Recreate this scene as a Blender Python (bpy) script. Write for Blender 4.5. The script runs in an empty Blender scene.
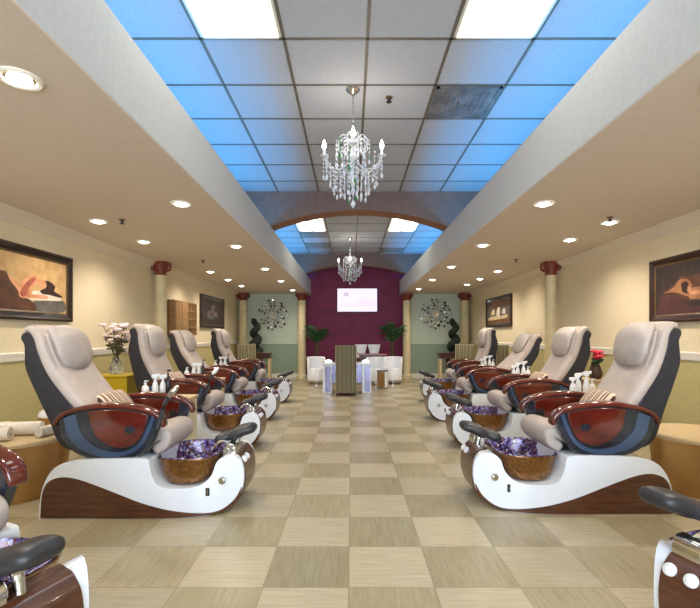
import bpy, bmesh, math, random
from mathutils import Vector, Matrix, Euler
R = random.Random(7)
C = bpy.context.scene.collection
PI = math.pi
F, HX, HY, CH = 445.0, 351.0, 335.0, 1.36
def X(px, d): return (px - HX) * d / F
def Z(py, d): return CH + (HY - py) * d / F

# ---------------------------------------------------------------- materials
def srgb(c):
    return tuple((v/255/12.92 if v/255 <= .04045 else ((v/255+.055)/1.055)**2.4) for v in c) + (1,)
MATS = {}
def mat(name, col, rough=.5, metal=0, **kw):
    if name in MATS: return MATS[name]
    m = bpy.data.materials.new(name); m.use_nodes = True
    b = m.node_tree.nodes['Principled BSDF']
    b.inputs['Base Color'].default_value = srgb(col)
    b.inputs['Roughness'].default_value = rough
    b.inputs['Metallic'].default_value = metal
    if 'emit' in kw:
        b.inputs['Emission Color'].default_value = srgb(kw.get('ecol', col)); b.inputs['Emission Strength'].default_value = kw['emit']
    if 'trans' in kw: b.inputs['Transmission Weight'].default_value = kw['trans']
    if 'coat' in kw: b.inputs['Coat Weight'].default_value = kw['coat']; b.inputs['Coat Roughness'].default_value = .06
    if 'sheen' in kw: b.inputs['Sheen Weight'].default_value = kw['sheen']
    if 'alpha' in kw: b.inputs['Alpha'].default_value = kw['alpha']
    MATS[name] = m
    return m
def nodes(m): return m.node_tree.nodes, m.node_tree.links, m.node_tree.nodes['Principled BSDF']
def ramp(nt, stops, interp='LINEAR'):
    r = nt.new('ShaderNodeValToRGB'); r.color_ramp.interpolation = interp
    e = r.color_ramp.elements
    while len(e) > 1: e.remove(e[-1])
    e[0].position = stops[0][0]; e[0].color = srgb(stops[0][1])
    for p, c in stops[1:]:
        n = e.new(p); n.color = srgb(c)
    return r
def noisy(name, c1, c2, scale=8, rough=.5, stretch=(1,1,1), bump=0, metal=0, detail=4, **kw):
    m = mat(name, c1, rough, metal, **kw); nt, lk, b = nodes(m)
    if len(nt) > 2: return m
    tc = nt.new('ShaderNodeTexCoord'); mp = nt.new('ShaderNodeMapping'); mp.inputs['Scale'].default_value = stretch
    n = nt.new('ShaderNodeTexNoise'); n.inputs['Scale'].default_value = scale; n.inputs['Detail'].default_value = detail
    r = ramp(nt, [(.3, c1), (.7, c2)])
    lk.new(tc.outputs['Object'], mp.inputs[0]); lk.new(mp.outputs[0], n.inputs['Vector']); lk.new(n.outputs[0], r.inputs[0])
    lk.new(r.outputs[0], b.inputs['Base Color'])
    if bump:
        bp = nt.new('ShaderNodeBump'); bp.inputs['Strength'].default_value = bump; bp.inputs['Distance'].default_value = .01
        lk.new(n.outputs[0], bp.inputs['Height']); lk.new(bp.outputs[0], b.inputs['Normal'])
    return m
def stripes(name, stops, scale, axis='y', rough=.8):
    m = mat(name, stops[0][1], rough); nt, lk, b = nodes(m)
    tc = nt.new('ShaderNodeTexCoord'); s = nt.new('ShaderNodeSeparateXYZ')
    lk.new(tc.outputs['Object'], s.inputs[0])
    mu = nt.new('ShaderNodeMath'); mu.operation = 'MULTIPLY'; mu.inputs[1].default_value = scale
    fr = nt.new('ShaderNodeMath'); fr.operation = 'FRACT'
    lk.new(s.outputs['XYZ'.index(axis.upper())], mu.inputs[0]); lk.new(mu.outputs[0], fr.inputs[0])
    r = ramp(nt, stops, 'CONSTANT'); lk.new(fr.outputs[0], r.inputs[0]); lk.new(r.outputs[0], b.inputs['Base Color'])
    return m

M = {}
M['cream'] = noisy('cream_wall_paint', (226,211,178), (218,203,170), 30, .75, bump=.05)
M['olive'] = noisy('olive_wall_paint', (186,174,122), (176,164,114), 30, .75, bump=.05)
M['sage_lt'] = noisy('pale_sage_paint', (192,202,184), (184,195,177), 20, .7)
M['sage_dk'] = noisy('mid_sage_paint', (142,160,140), (134,152,133), 20, .7)
M['burg'] = noisy('burgundy_paint', (142,34,80), (122,28,68), 3, .6)
M['soffit'] = noisy('tan_ceiling_paint', (214,199,184), (208,193,178), 25, .8, bump=.05)
M['lipface'] = noisy('pale_lit_soffit_face', (206,204,202), (198,196,195), 25, .8, bump=.05)  # soffit paint again, with the cooler light on the upstand put in
M['trimw'] = mat('white_trim_paint', (232,226,214), .45)
M['crown'] = mat('crown_paint', (216,202,180), .6)
M['tile'] = noisy('ceiling_tile', (190,192,200), (178,180,190), 60, .9, bump=.15)
M['tbar'] = mat('ceiling_grid_bar', (112,104,94), .5)
M['beam'] = noisy('taupe_beam_paint', (134,110,102), (124,101,94), 12, .7)
M['beamedge'] = noisy('warm_lit_beam_underside', (150,100,66), (136,90,58), 12, .6)  # warm light on the arch underside put into the colour
M['white'] = noisy('white_gloss_fibreglass', (234,238,246), (226,231,240), 4, .14, coat=.6)
M['wood_dk'] = noisy('dark_walnut_panel', (66,34,22), (94,54,34), 5, .25, stretch=(1,1,8), coat=.4)
M['mahog'] = noisy('glossy_mahogany', (70,20,14), (100,32,20), 4, .14, stretch=(1,6,3), coat=.8)
M['shell'] = noisy('charcoal_blue_shell', (28,32,42), (38,43,54), 6, .2, coat=.5)
M['slate'] = noisy('slate_blue_highlight', (50,66,92), (62,82,112), 5, .22, coat=.5)  # colour of the painted gloss reflection on the chair shells
M['pad'] = noisy('taupe_leather', (188,175,167), (173,160,152), 9, .5, bump=.06)
M['pad2'] = noisy('pale_taupe_leather', (182,172,166), (168,157,151), 9, .5, bump=.06)
M['seam'] = mat('dark_leather_piping', (110,96,92), .5)
M['backleather'] = noisy('dark_back_leather', (32,30,38), (42,40,48), 20, .45, bump=.08)
M['black'] = mat('black_plastic', (22,22,25), .35)
M['blackpad'] = noisy('black_vinyl_pad', (36,35,38), (50,48,50), 12, .42, bump=.05)
M['chrome'] = mat('chrome', (214,212,208), .12, 1)
M['gold'] = noisy('brushed_brass', (200,160,104), (164,124,76), 3, .32, stretch=(1,1,.3), metal=.75)
M['goldtop'] = noisy('pale_stone_top', (214,190,150), (200,174,134), 14, .35)
M['amber'] = noisy('amber_copper_bowl', (146,98,42), (92,58,26), 45, .2, metal=.55, coat=.6)
M['cab'] = noisy('beige_laminate', (226,210,172), (216,200,162), 8, .4)
M['yellow'] = noisy('yellow_lacquer', (206,176,34), (192,162,28), 5, .3)
M['bottlew'] = mat('white_bottle_plastic', (236,236,238), .3)
M['bottled'] = mat('dark_bottle_plastic', (34,34,38), .25)
M['towel'] = noisy('white_towel', (232,226,216), (216,208,196), 40, .95, bump=.4)
M['frame'] = noisy('dark_wood_frame', (28,18,16), (44,28,22), 8, .3, coat=.3)
M['frame2'] = noisy('reddish_wood_frame', (58,24,18), (40,18,14), 8, .3, coat=.3)
M['liner'] = noisy('bronze_frame_lip', (112,88,58), (90,70,46), 20, .4)
M['colm'] = noisy('cream_column_plaster', (222,206,164), (206,190,146), 6, .55)
M['capital'] = noisy('red_brown_capital', (134,58,34), (104,42,26), 20, .45, bump=.3)
M['leaf'] = noisy('palm_leaf_green', (34,72,40), (54,100,52), 10, .5)
M['leafd'] = noisy('dark_topiary_green', (18,26,20), (30,42,28), 40, .8, bump=.6)
M['stem'] = mat('plant_stem', (92,84,50), .7)
M['pot'] = noisy('terracotta_dark_pot', (84,58,44), (70,48,36), 10, .5)
M['red'] = noisy('red_petals', (190,24,48), (220,50,70), 20, .5)
M['pinkp'] = noisy('pale_pink_petals', (228,206,202), (206,170,170), 20, .5)
M['glassv'] = mat('clear_glass', (225,232,230), .05, 0, trans=.85)
M['crystal'] = mat('crystal', (236,236,242), .05, 0, trans=.45)
M['crystalg'] = mat('green_crystal', (60,150,70), .05, 0, trans=.4)
M['flame'] = mat('candle_bulb_glow', (255,250,240), .3, emit=14)
M['candle'] = mat('candle_sleeve', (238,232,222), .5)
M['panelglow'] = None
M['canglow'] = mat('downlight_glow', (255,246,228), .3, emit=16)
M['stripe'] = stripes('olive_striped_fabric', [(0,(116,108,82)),(.28,(58,52,38)),(.42,(158,150,122)),(.62,(74,68,50)),(.75,(116,108,82))], 11, 'x', .85)
M['lumbar'] = stripes('striped_cushion_fabric', [(0,(212,190,166)),(.4,(70,40,40)),(.58,(214,196,172)),(.78,(120,84,74))], 13, 'y', .85)
M['mirror'] = mat('mirror', (225,228,228), .04, 1)
M['mirrord'] = mat('bronze_mirror_rim', (70,58,46), .3, .8)
M['lav'] = noisy('lavender_mirrored_panel', (146,142,170), (122,120,152), 8, .12, metal=.5)
M['walltan'] = noisy('tan_wood', (164,128,84), (140,106,66), 6, .5, stretch=(1,1,6))
M['dtable'] = noisy('dark_table_wood', (60,36,30), (80,50,40), 6, .3)
M['rtable'] = mat('red_brown_table_top', (150,70,52), .2)
M['ventgrey'] = noisy('sooty_grey_vent', (92,90,92), (140,138,140), 5, .7)
M['ventlt'] = noisy('grey_vent', (140,138,138), (158,156,156), 5, .7)
M['sconce'] = mat('frosted_white_glow', (250,250,255), .3, emit=1)

def mosaic(name):
    m = mat(name, (120,100,150), .15, .1); nt, lk, b = nodes(m)
    tc = nt.new('ShaderNodeTexCoord'); v = nt.new('ShaderNodeTexVoronoi'); v.inputs['Scale'].default_value = 55
    lk.new(tc.outputs['Object'], v.inputs['Vector'])
    s = nt.new('ShaderNodeSeparateColor'); lk.new(v.outputs['Color'], s.inputs[0])
    r = ramp(nt, [(0,(50,34,66)),(.3,(96,70,124)),(.5,(126,96,104)),(.65,(140,130,186)),(.82,(206,200,220)),(.92,(110,52,46))], 'CONSTANT')
    lk.new(s.outputs[0], r.inputs[0]); lk.new(r.outputs[0], b.inputs['Base Color']); return m
M['mosaic'] = mosaic('purple_glass_mosaic')

def floor_mat():
    m = mat('checker_floor_tile', (180,165,130), .22); nt, lk, b = nodes(m)
    T = .463; y0 = 2.397
    g = nt.new('ShaderNodeNewGeometry'); s = nt.new('ShaderNodeSeparateXYZ'); lk.new(g.outputs['Position'], s.inputs[0])
    def mth(op, a, bv=None):
        n = nt.new('ShaderNodeMath'); n.operation = op
        for i, v in enumerate((a, bv)):
            if v is None: continue
            if isinstance(v, (int, float)): n.inputs[i].default_value = v
            else: lk.new(v, n.inputs[i])
        return n.outputs[0]
    u = mth('DIVIDE', mth('ADD', s.outputs[0], .012 + T*40), T)
    v = mth('DIVIDE', mth('ADD', s.outputs[1], T*40 - y0), T)
    fu, fv = mth('FLOOR', u), mth('FLOOR', v)
    par = mth('MODULO', mth('ADD', fu, fv), 2)
    # per-tile random tone
    cb = nt.new('ShaderNodeCombineXYZ'); lk.new(fu, cb.inputs[0]); lk.new(fv, cb.inputs[1])
    wn = nt.new('ShaderNodeTexWhiteNoise'); lk.new(cb.outputs[0], wn.inputs['Vector'])
    # grain direction alternates
    def grain(sx, sy):
        mp = nt.new('ShaderNodeMapping'); mp.inputs['Scale'].default_value = (sx, sy, 1)
        lk.new(g.outputs['Position'], mp.inputs[0]); n = nt.new('ShaderNodeTexNoise'); n.inputs['Scale'].default_value = 1; n.inputs['Detail'].default_value = 5
        lk.new(mp.outputs[0], n.inputs['Vector']); return n.outputs[0]
    ga, gb = grain(4, 60), grain(60, 4)
    mixg = nt.new('ShaderNodeMix'); lk.new(par, mixg.inputs[0]); lk.new(ga, mixg.inputs[2]); lk.new(gb, mixg.inputs[3])
    rl = ramp(nt, [(.3,(160,149,123)),(.7,(182,170,143))]); rd = ramp(nt, [(.3,(140,129,100)),(.7,(161,149,118))])
    lk.new(mixg.outputs[0], rl.inputs[0]); lk.new(mixg.outputs[0], rd.inputs[0])
    mx = nt.new('ShaderNodeMix'); mx.data_type = 'RGBA'
    lk.new(par, mx.inputs[0]); lk.new(rl.outputs[0], mx.inputs[6]); lk.new(rd.outputs[0], mx.inputs[7])
    hs = nt.new('ShaderNodeHueSaturation'); lk.new(mx.outputs[2], hs.inputs['Color'])
    lk.new(mth('ADD', mth('MULTIPLY', wn.outputs[0], .22), .88), hs.inputs['Value'])
    du = mth('ABSOLUTE', mth('SUBTRACT', mth('FRACT', u), .5)); dv = mth('ABSOLUTE', mth('SUBTRACT', mth('FRACT', v), .5))
    gr = mth('GREATER_THAN', mth('MAXIMUM', du, dv), .4955)
    m2 = nt.new('ShaderNodeMix'); m2.data_type = 'RGBA'; lk.new(gr, m2.inputs[0]); lk.new(hs.outputs[0], m2.inputs[6]); m2.inputs[7].default_value = srgb((128,116,88))
    lk.new(m2.outputs[2], b.inputs['Base Color'])
    n = nt.new('ShaderNodeTexNoise'); n.inputs['Scale'].default_value = 2; lk.new(g.outputs['Position'], n.inputs['Vector'])
    mr = nt.new('ShaderNodeMapRange'); mr.inputs[3].default_value = .24; mr.inputs[4].default_value = .4
    lk.new(n.outputs[0], mr.inputs[0]); lk.new(mr.outputs[0], b.inputs['Roughness'])
    return m
M['floor'] = floor_mat()

def light_panel_mat():
    m = mat('fluorescent_diffuser', (250,250,240), .4, emit=1); nt, lk, b = nodes(m)
    tc = nt.new('ShaderNodeTexCoord'); s = nt.new('ShaderNodeSeparateXYZ'); lk.new(tc.outputs['Object'], s.inputs[0])
    # two tubes behind the diffuser give two brighter bands
    a = nt.new('ShaderNodeMath'); a.operation = 'ABSOLUTE'; lk.new(s.outputs[0], a.inputs[0])
    d = nt.new('ShaderNodeMath'); d.operation = 'SUBTRACT'; lk.new(a.outputs[0], d.inputs[0]); d.inputs[1].default_value = .15
    e = nt.new('ShaderNodeMath'); e.operation = 'ABSOLUTE'; lk.new(d.outputs[0], e.inputs[0])
    mr = nt.new('ShaderNodeMapRange'); mr.inputs[1].default_value = 0; mr.inputs[2].default_value = .14; mr.inputs[3].default_value = 7; mr.inputs[4].default_value = .92
    lk.new(e.outputs[0], mr.inputs[0]); lk.new(mr.outputs[0], b.inputs['Emission Strength'])
    b.inputs['Emission Color'].default_value = srgb((250,250,232)); return m
M['panelglow'] = light_panel_mat()

# ---------------------------------------------------------------- mesh helpers
def finish(name, bm, m, parent=None, loc=(0,0,0), bevel=0, seg=2, smooth=35, mats=None):
    bmesh.ops.recalc_face_normals(bm, faces=bm.faces)
    me = bpy.data.meshes.new(name); bm.to_mesh(me); bm.free()
    for mm in (mats or [m]): me.materials.append(mm)
    if smooth:
        me.shade_smooth(); me.set_sharp_from_angle(angle=math.radians(smooth))
    o = bpy.data.objects.new(name, me); C.objects.link(o); o.location = loc
    if parent: o.parent = parent
    if bevel:
        b = o.modifiers.new('Bevel', 'BEVEL'); b.width = bevel; b.segments = seg; b.limit_method = 'ANGLE'; b.angle_limit = math.radians(30)
    return o
def box(bm, x0, x1, y0, y1, z0, z1):
    v = [bm.verts.new(p) for p in ((x0,y0,z0),(x1,y0,z0),(x1,y1,z0),(x0,y1,z0),(x0,y0,z1),(x1,y0,z1),(x1,y1,z1),(x0,y1,z1))]
    fs = []
    for f in ((0,3,2,1),(4,5,6,7),(0,1,5,4),(1,2,6,5),(2,3,7,6),(3,0,4,7)): fs.append(bm.faces.new([v[i] for i in f]))
    return fs
def prism(bm, pts, a0, a1, plane='xz'):
    def mk(p, a): return (p[0], a, p[1]) if plane == 'xz' else ((a, p[0], p[1]) if plane == 'yz' else (p[0], p[1], a))
    A = [bm.verts.new(mk(p, a0)) for p in pts]; B = [bm.verts.new(mk(p, a1)) for p in pts]
    bm.faces.new(A); bm.faces.new(B[::-1])
    n = len(pts)
    for i in range(n): bm.faces.new((A[i], A[(i+1)%n], B[(i+1)%n], B[i]))
def skin(bm, rings, cap=True, closed=True):
    V = [[bm.verts.new(p) for p in r] for r in rings]; n = len(rings[0])
    for a, b in zip(V, V[1:]):
        for i in range(n if closed else n-1): bm.faces.new((a[i], a[(i+1)%n], b[(i+1)%n], b[i]))
    if cap: bm.faces.new(V[0][::-1]); bm.faces.new(V[-1])
def lathe(bm, prof, seg=20, c=(0,0,0), cap=True):
    skin(bm, [[(c[0]+r*math.cos(2*PI*k/seg), c[1]+r*math.sin(2*PI*k/seg), c[2]+z) for k in range(seg)] for r, z in prof], cap)
def tube(bm, pts, r, seg=8, cap=True):
    pts = [Vector(p) for p in pts]; rings = []
    rr = r if isinstance(r, (list, tuple)) else [r]*len(pts)
    up = Vector((0,0,1))
    for i, p in enumerate(pts):
        t = (pts[min(i+1, len(pts)-1)] - pts[max(i-1, 0)]).normalized()
        u = up if abs(t.dot(up)) < .95 else Vector((1,0,0))
        a = t.cross(u).normalized(); b = t.cross(a)
        rings.append([p + rr[i]*(a*math.cos(2*PI*k/seg) + b*math.sin(2*PI*k/seg)) for k in range(seg)])
    skin(bm, rings, cap)
def smoothpath(pts, n=4):
    """Catmull-Rom through 2-D or 3-D points"""
    P = [Vector(p) for p in pts]; P = [2*P[0]-P[1]] + P + [2*P[-1]-P[-2]]; out = []
    for i in range(1, len(P)-2):
        for k in range(n):
            t = k/n; a, b, c, d = P[i-1], P[i], P[i+1], P[i+2]
            out.append(.5*((2*b)+(c-a)*t+(2*a-5*b+4*c-d)*t*t+(3*b-a-3*c+d)*t**3))
    out.append(P[-2]); return out
def sweep_pad(bm, path, t, w, e=.5, seg=28, y0=0, endround=True, n=4, puff=None):
    """padded strip: path in x-z, half thickness t, half width w (across y), superellipse section, rounded ends"""
    P = smoothpath(path, n); N = len(P); rings = []
    rows = []
    for i in range(N):
        d = (P[min(i+1,N-1)] - P[max(i-1,0)]).normalized(); rows.append((P[i], d, 1.0))
    if endround:
        pre, post = [], []
        tt = t if not isinstance(t, (list,tuple)) else t[0]; te = t if not isinstance(t, (list,tuple)) else t[-1]
        for a in (80, 60, 35):
            c, s = math.cos(math.radians(a)), math.sin(math.radians(a))
            pre.append((rows[0][0] - rows[0][1]*tt*s*.9, rows[0][1], c)); post.insert(0, (rows[-1][0] + rows[-1][1]*te*s*.9, rows[-1][1], c))
        rows = pre + rows + post
    L = len(rows)
    def val(q, i):
        if not isinstance(q, (list,tuple)): return q
        f = i/(L-1)*(len(q)-1); k = min(int(f), len(q)-2); return q[k]+(q[k+1]-q[k])*(f-k)
    for i, (p, d, s) in enumerate(rows):
        nx, nz = -d[1], d[0]; ring = []
        tv, wv = val(t, i)*s, val(w, i)*(1 - (1-s)*.25)
        for k in range(seg):
            a = 2*PI*k/seg; c, sn = math.cos(a), math.sin(a)
            yy = wv*math.copysign(abs(c)**e, c); q = tv*math.copysign(abs(sn)**e, sn)
            if puff: q *= puff(i/(L-1), yy/max(wv,1e-6))
            ring.append((p[0]+nx*q, y0+yy, p[1]+nz*q))
        rings.append(ring)
    skin(bm, rings)
def ellipsoid(bm, c, r, u=14, v=9, e=1.0, rot=None):
    rings = []
    for i in range(1, v):
        ph = -PI/2 + PI*i/v; cz, sz = math.cos(ph), math.sin(ph); ring = []
        for k in range(u):
            a = 2*PI*k/u
            p = Vector((r[0]*cz*math.copysign(abs(math.cos(a))**e, math.cos(a)), r[1]*cz*math.copysign(abs(math.sin(a))**e, math.sin(a)), r[2]*sz))
            if rot: p = rot @ p
            ring.append(tuple(p + Vector(c)))
        rings.append(ring)
    skin(bm, rings)
def disc_y(bm, c, r, th, seg=20, ry=None):
    """disc with axis along y, centre c"""
    skin(bm, [[(c[0]+r*s*math.cos(2*PI*k/seg), c[1]+yy, c[2]+(ry or r)*s*math.sin(2*PI*k/seg)) for k in range(seg)] for s, yy in ((1,-th/2),(1,th/2))])
def BM(): return bmesh.new()

def thing(name, label, cat, loc=(0,0,0), rz=0, group=None):
    o = bpy.data.objects.new(name, None); C.objects.link(o); o.empty_display_size = .1
    o.location = loc; o.rotation_euler = (0,0,rz); o['label'] = label; o['category'] = cat
    if group: o['group'] = group
    return o
def tag(o, label, cat, group=None):
    o['label'] = label; o['category'] = cat
    if group: o['group'] = group
    return o
def struct(name, bm, m, bevel=0, smooth=35, mats=None):
    o = finish(name, bm, m, bevel=bevel, smooth=smooth, mats=mats); o['kind'] = 'structure'; return o
KIDS = {}
def copy_tree(o, parent=None):
    c = o.copy(); C.objects.link(c); c.parent = parent
    for ch in [x for x in bpy.data.objects if x.parent == o]: copy_tree(ch, c)
    return c
def dup(root, loc, rz, label, group=None):
    r = copy_tree(root); r.location = loc; r.rotation_euler = (0,0,rz); r['label'] = label
    if group: r['group'] = group
    return r

# ================================================================ SETTING
LX, RX, Y0, Y1 = -3.56, 3.74, -3.2, 14.1
BY = 14.75                      # burgundy niche wall
SOF, CEIL, LIPZ = 2.67, 3.79, 3.155
LL, RL = -1.32, 1.60            # soffit inner edges
RAIL = 1.11

bm = BM(); box(bm, LX-.15, RX+.15, Y0-.15, BY+.15, -.1, 0); struct('floor', bm, M['floor'])
# side walls: upper cream / lower olive in one mesh by material slots
for nm, xa, xb in (('wall_left', LX-.12, LX), ('wall_right', RX, RX+.12)):
    bm = BM(); box(bm, xa, xb, Y0-.12, Y1+.12, RAIL, 3.95)
    for f in box(bm, xa, xb, Y0-.12, Y1+.12, 0, RAIL): f.material_index = 1
    struct(nm, bm, None, mats=[M['cream'], M['olive']], smooth=0)
# back sage walls either side of the burgundy one
for nm, xa, xb in (('wall_back_left', LX-.12, -1.66), ('wall_back_right', 1.90, RX+.12)):
    bm = BM(); box(bm, xa, xb, Y1, Y1+.12, 1.09, 3.95)
    for f in box(bm, xa, xb, Y1, Y1+.12, 0, 1.09): f.material_index = 1
    struct(nm, bm, None, mats=[M['sage_lt'], M['sage_dk']], smooth=0)
bm = BM(); box(bm, -1.9, 2.15, BY, BY+.12, 0, 3.95); box(bm, -1.78, -1.66, Y1+.12, BY, 0, 3.95); box(bm, 1.90, 2.02, Y1+.12, BY, 0, 3.95)
struct('wall_back', bm, M['burg'], smooth=0)
# wall behind the camera with a wide shop window
bm = BM(); WX0, WX1, WZ0, WZ1 = -2.6, 2.8, .35, 2.55
box(bm, LX-.12, WX0, Y0-.12, Y0, 0, 3.95); box(bm, WX1, RX+.12, Y0-.12, Y0, 0, 3.95)
box(bm, WX0, WX1, Y0-.12, Y0, 0, WZ0); box(bm, WX0, WX1, Y0-.12, Y0, WZ1, 3.95); struct('wall_front', bm, M['cream'], smooth=0)
bm = BM()
for xx in (WX0, -.9, .95, WX1-.05): box(bm, xx, xx+.05, Y0-.09, Y0-.03, WZ0, WZ1)
box(bm, WX0, WX1, Y0-.09, Y0-.03, WZ0, WZ0+.05); box(bm, WX0, WX1, Y0-.09, Y0-.03, WZ1-.05, WZ1); struct('window_1', bm, M['trimw'])
# main ceiling
bm = BM(); box(bm, -2.2, 2.6, Y0, BY, CEIL, CEIL+.08); struct('ceiling', bm, M['tile'])
GX0, GT, GY0, GL = .135, .684, 3.646, .6746
bm = BM(); k = -4
while GX0+k*GT < 2.6:
    x = GX0+k*GT; k += 1
    if x > -2.2: box(bm, x-.013, x+.013, Y0, BY, CEIL-.006, CEIL)
k = -10
while GY0+k*GL < BY:
    y = GY0+k*GL; k += 1
    if y > Y0: box(bm, -2.2, 2.6, y-.012, y+.012, CEIL-.006, CEIL)
struct('trim_1', bm, M['tbar'], smooth=0)
# soffits with an upstand that hides the cove light
def soffit(nm, w, e, s):
    bm = BM()
    pts = [(w, SOF), (e, SOF), (e, LIPZ), (e-s*.1, LIPZ), (e-s*.1, 2.93), (e-s*.8, 2.93), (e-s*.8, 3.95), (w, 3.95)]
    prism(bm, pts, Y0, Y1 if False else BY)
    for f in bm.faces:
        c = f.calc_center_median()
        if abs(c.x-e) < .11: f.material_index = 1
    return struct(nm, bm, None, mats=[M['soffit'], M['lipface']], bevel=.012, smooth=30)
soffit('ceiling_left', LX, LL, 1); soffit('ceiling_right', RX, RL, -1)
# arched cross beams
def beam(nm, ya, yb):
    xa, xb, cx, Rr, top = -2.13, 2.41, .13, 4.25, CH+2.115
    pts = [(xa, CEIL), (xb, CEIL)]
    for k in range(33):
        x = xb + (xa-xb)*k/32; pts.append((x, max(2.99, top - (Rr - math.sqrt(Rr*Rr-(x-cx)**2)))))
    bm = BM(); prism(bm, pts, ya, yb)
    for f in bm.faces:
        f.normal_update()
        if abs(f.normal.y) < .5 and abs(f.normal.z) > .5 and f.calc_center_median().z < CEIL-.05: f.material_index = 1
    struct(nm, bm, None, mats=[M['beam'], M['beamedge']], smooth=20)
beam('trim_2', 7.53, 7.89); beam('trim_3', 13.33, 13.66)
# crown mouldings and chair rails
def run(nm, prof, x, s, m, y0=Y0, y1=Y1):
    bm = BM(); prism(bm, [(x+s*a, b) for a, b in prof], y0, y1); struct(nm, bm, m, smooth=40)
crown = [(0,SOF),(.11,SOF),(.11,SOF-.02),(.09,SOF-.035),(.06,SOF-.055),(.03,SOF-.09),(.02,SOF-.11),(.015,SOF-.13),(0,SOF-.13)]
run('trim_4', crown, LX, 1, M['crown']); run('trim_5', crown, RX, -1, M['crown'])
rail = [(0,RAIL-.03),(.014,RAIL-.03),(.022,RAIL-.01),(.02,RAIL+.02),(.03,RAIL+.04),(.03,RAIL+.055),(0,RAIL+.065)]
run('trim_6', rail, LX, 1, M['trimw']); run('trim_7', rail, RX, -1, M['trimw'])
base = [(0,0),(.018,0),(.018,.11),(.008,.14),(0,.14)]
run('baseboard_left', base, LX, 1, M['trimw']); run('baseboard_right', base, RX, -1, M['trimw'])
for nm, xa, xb in (('baseboard_back_left', LX+.02, -1.66), ('baseboard_back_right', 1.90, RX-.02)):
    bm = BM(); box(bm, xa, xb, Y1-.018, Y1, 0, .14); struct(nm, bm, M['trimw'], bevel=.004)
for nm, xa, xb in (('trim_8', LX+.03, -1.66), ('trim_9', 1.90, RX-.03)):
    bm = BM(); box(bm, xa, xb, Y1-.015, Y1, 1.07, 1.10); struct(nm, bm, M['sage_lt'], bevel=.004)

# columns
def column(loc, label, h=SOF, k_=1):
    t = thing('decorative_column', label, 'column', loc, group='cream columns with red brown capitals'); t.scale = (k_, k_, 1)
    bm = BM(); lathe(bm, [(.17,0),(.17,.05),(.16,.06),(.165,.09),(.15,.12),(.135,.14)], 28); finish('base', bm, M['colm'], t)
    bm = BM(); prof = [(.13,.13),(.132,.8),(.128,1.5),(.118,h-.22)]; lathe(bm, prof, 28); finish('shaft', bm, M['colm'], t)
    bm = BM(); lathe(bm, [(.12,h-.24),(.135,h-.23),(.135,h-.215),(.12,h-.205),(.135,h-.15),(.16,h-.09),(.175,h-.05)], 28)
    box(bm, -.17, .17, -.17, .17, h-.05, h)
    for sx in (-1, 1):
        for sy in (-1, 1):                               # corner volutes
            tube(bm, [(sx*(.10+.06*math.sin(a)), sy*(.10+.06*math.sin(a)), h-.15+.08*k/6) for k in range(7) for a in [k/6*PI*.8]], .022, 7)
            ellipsoid(bm, (sx*.155, sy*.155, h-.075), (.032,.032,.032), 8, 6)
    finish('capital', bm, M['capital'], t)
column((-1.53, 13.86, 0), 'cream column with red brown capital at the left edge of the burgundy wall')
column((1.74, 13.86, 0), 'cream column with red brown capital at the right edge of the burgundy wall')
column((-3.36, 13.86, 0), 'cream column in the far left corner beside the dark spiral topiary')
column((3.54, 13.86, 0), 'cream column in the far right corner beside the dark spiral topiary')
column((-3.42, 8.0, 0), 'cream column against the left wall beside the wooden wall rack', k_=.78)
column((3.59, 8.0, 0), 'cream column against the right wall above the pedicure chairs', k_=.78)

# ================================================================ CEILING FITTINGS
def place_text(*_): pass
def fluorescent(x0, y0, y1, label):
    t = thing('ceiling_light_panel', label, 'ceiling light', (x0+GT/2, (y0+y1)/2, CEIL), group='fluorescent ceiling panels')
    hx, hy = GT/2-.015, (y1-y0)/2-.015
    bm = BM()
    for a in ((-hx,-hx+.02,-hy,hy),(hx-.02,hx,-hy,hy),(-hx,hx,-hy,-hy+.02),(-hx,hx,hy-.02,hy)): box(bm, a[0],a[1],a[2],a[3],-.016,-.007)
    finish('frame', bm, M['trimw'], t, smooth=0)
    bm = BM(); box(bm, -hx+.02, hx-.02, -hy+.02, hy-.02, -.013, -.008); finish('diffuser', bm, M['panelglow'], t, smooth=0)
G = lambda i: GX0+i*GT
fluorescent(G(-2), 2.297, 3.646, 'bright fluorescent panel at the near left of the grid ceiling')
fluorescent(G(1), 2.297, 3.646, 'bright fluorescent panel at the near right of the grid ceiling')
fluorescent(G(-2), 9.043, 10.39, 'fluorescent panel left of the far chandelier seen through the first arch')
fluorescent(G(1), 9.043, 10.39, 'fluorescent panel right of the far chandelier seen through the first arch')
fluorescent(G(-2), -1.75, -.40, 'added unseen fluorescent panel overhead left of the camera')  # out-of-view panel, added only to light the room
fluorescent(G(1), -1.75, -.40, 'added unseen fluorescent panel overhead right of the camera')  # its unseen twin, likewise added for light
def vent(x0, y0, label, m):
    t = thing('ceiling_vent', label, 'vent', (x0+GT/2, y0+GL/2, CEIL))
    h = GT/2-.02; bm = BM()
    for a in ((-h,-h+.03,-h,h),(h-.03,h,-h,h),(-h,h,-h,-h+.03),(-h,h,h-.03,h)): box(bm, a[0],a[1],a[2],a[3],-.018,-.007)
    finish('frame', bm, m, t, smooth=0)
    bm = BM(); box(bm, -h+.03, h-.03, -h+.03, h-.03, -.011, -.008)
    for k in range(4):
        s = .05+.058*k; 
        for a in ((-s,-s+.012,-s,s),(s-.012,s,-s,s),(-s,s,-s,-s+.012),(-s,s,s-.012,s)): box(bm, a[0],a[1],a[2],a[3],-.017,-.01)
    finish('louvre_grille', bm, m, t, smooth=0)
vent(G(1), GY0+GL, 'sooty dark grey ceiling vent right of the near chandelier', M['ventgrey'])
vent(G(-2), GY0+10*GL, 'grey ceiling vent just beyond the far left light panel', M['ventlt'])
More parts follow.
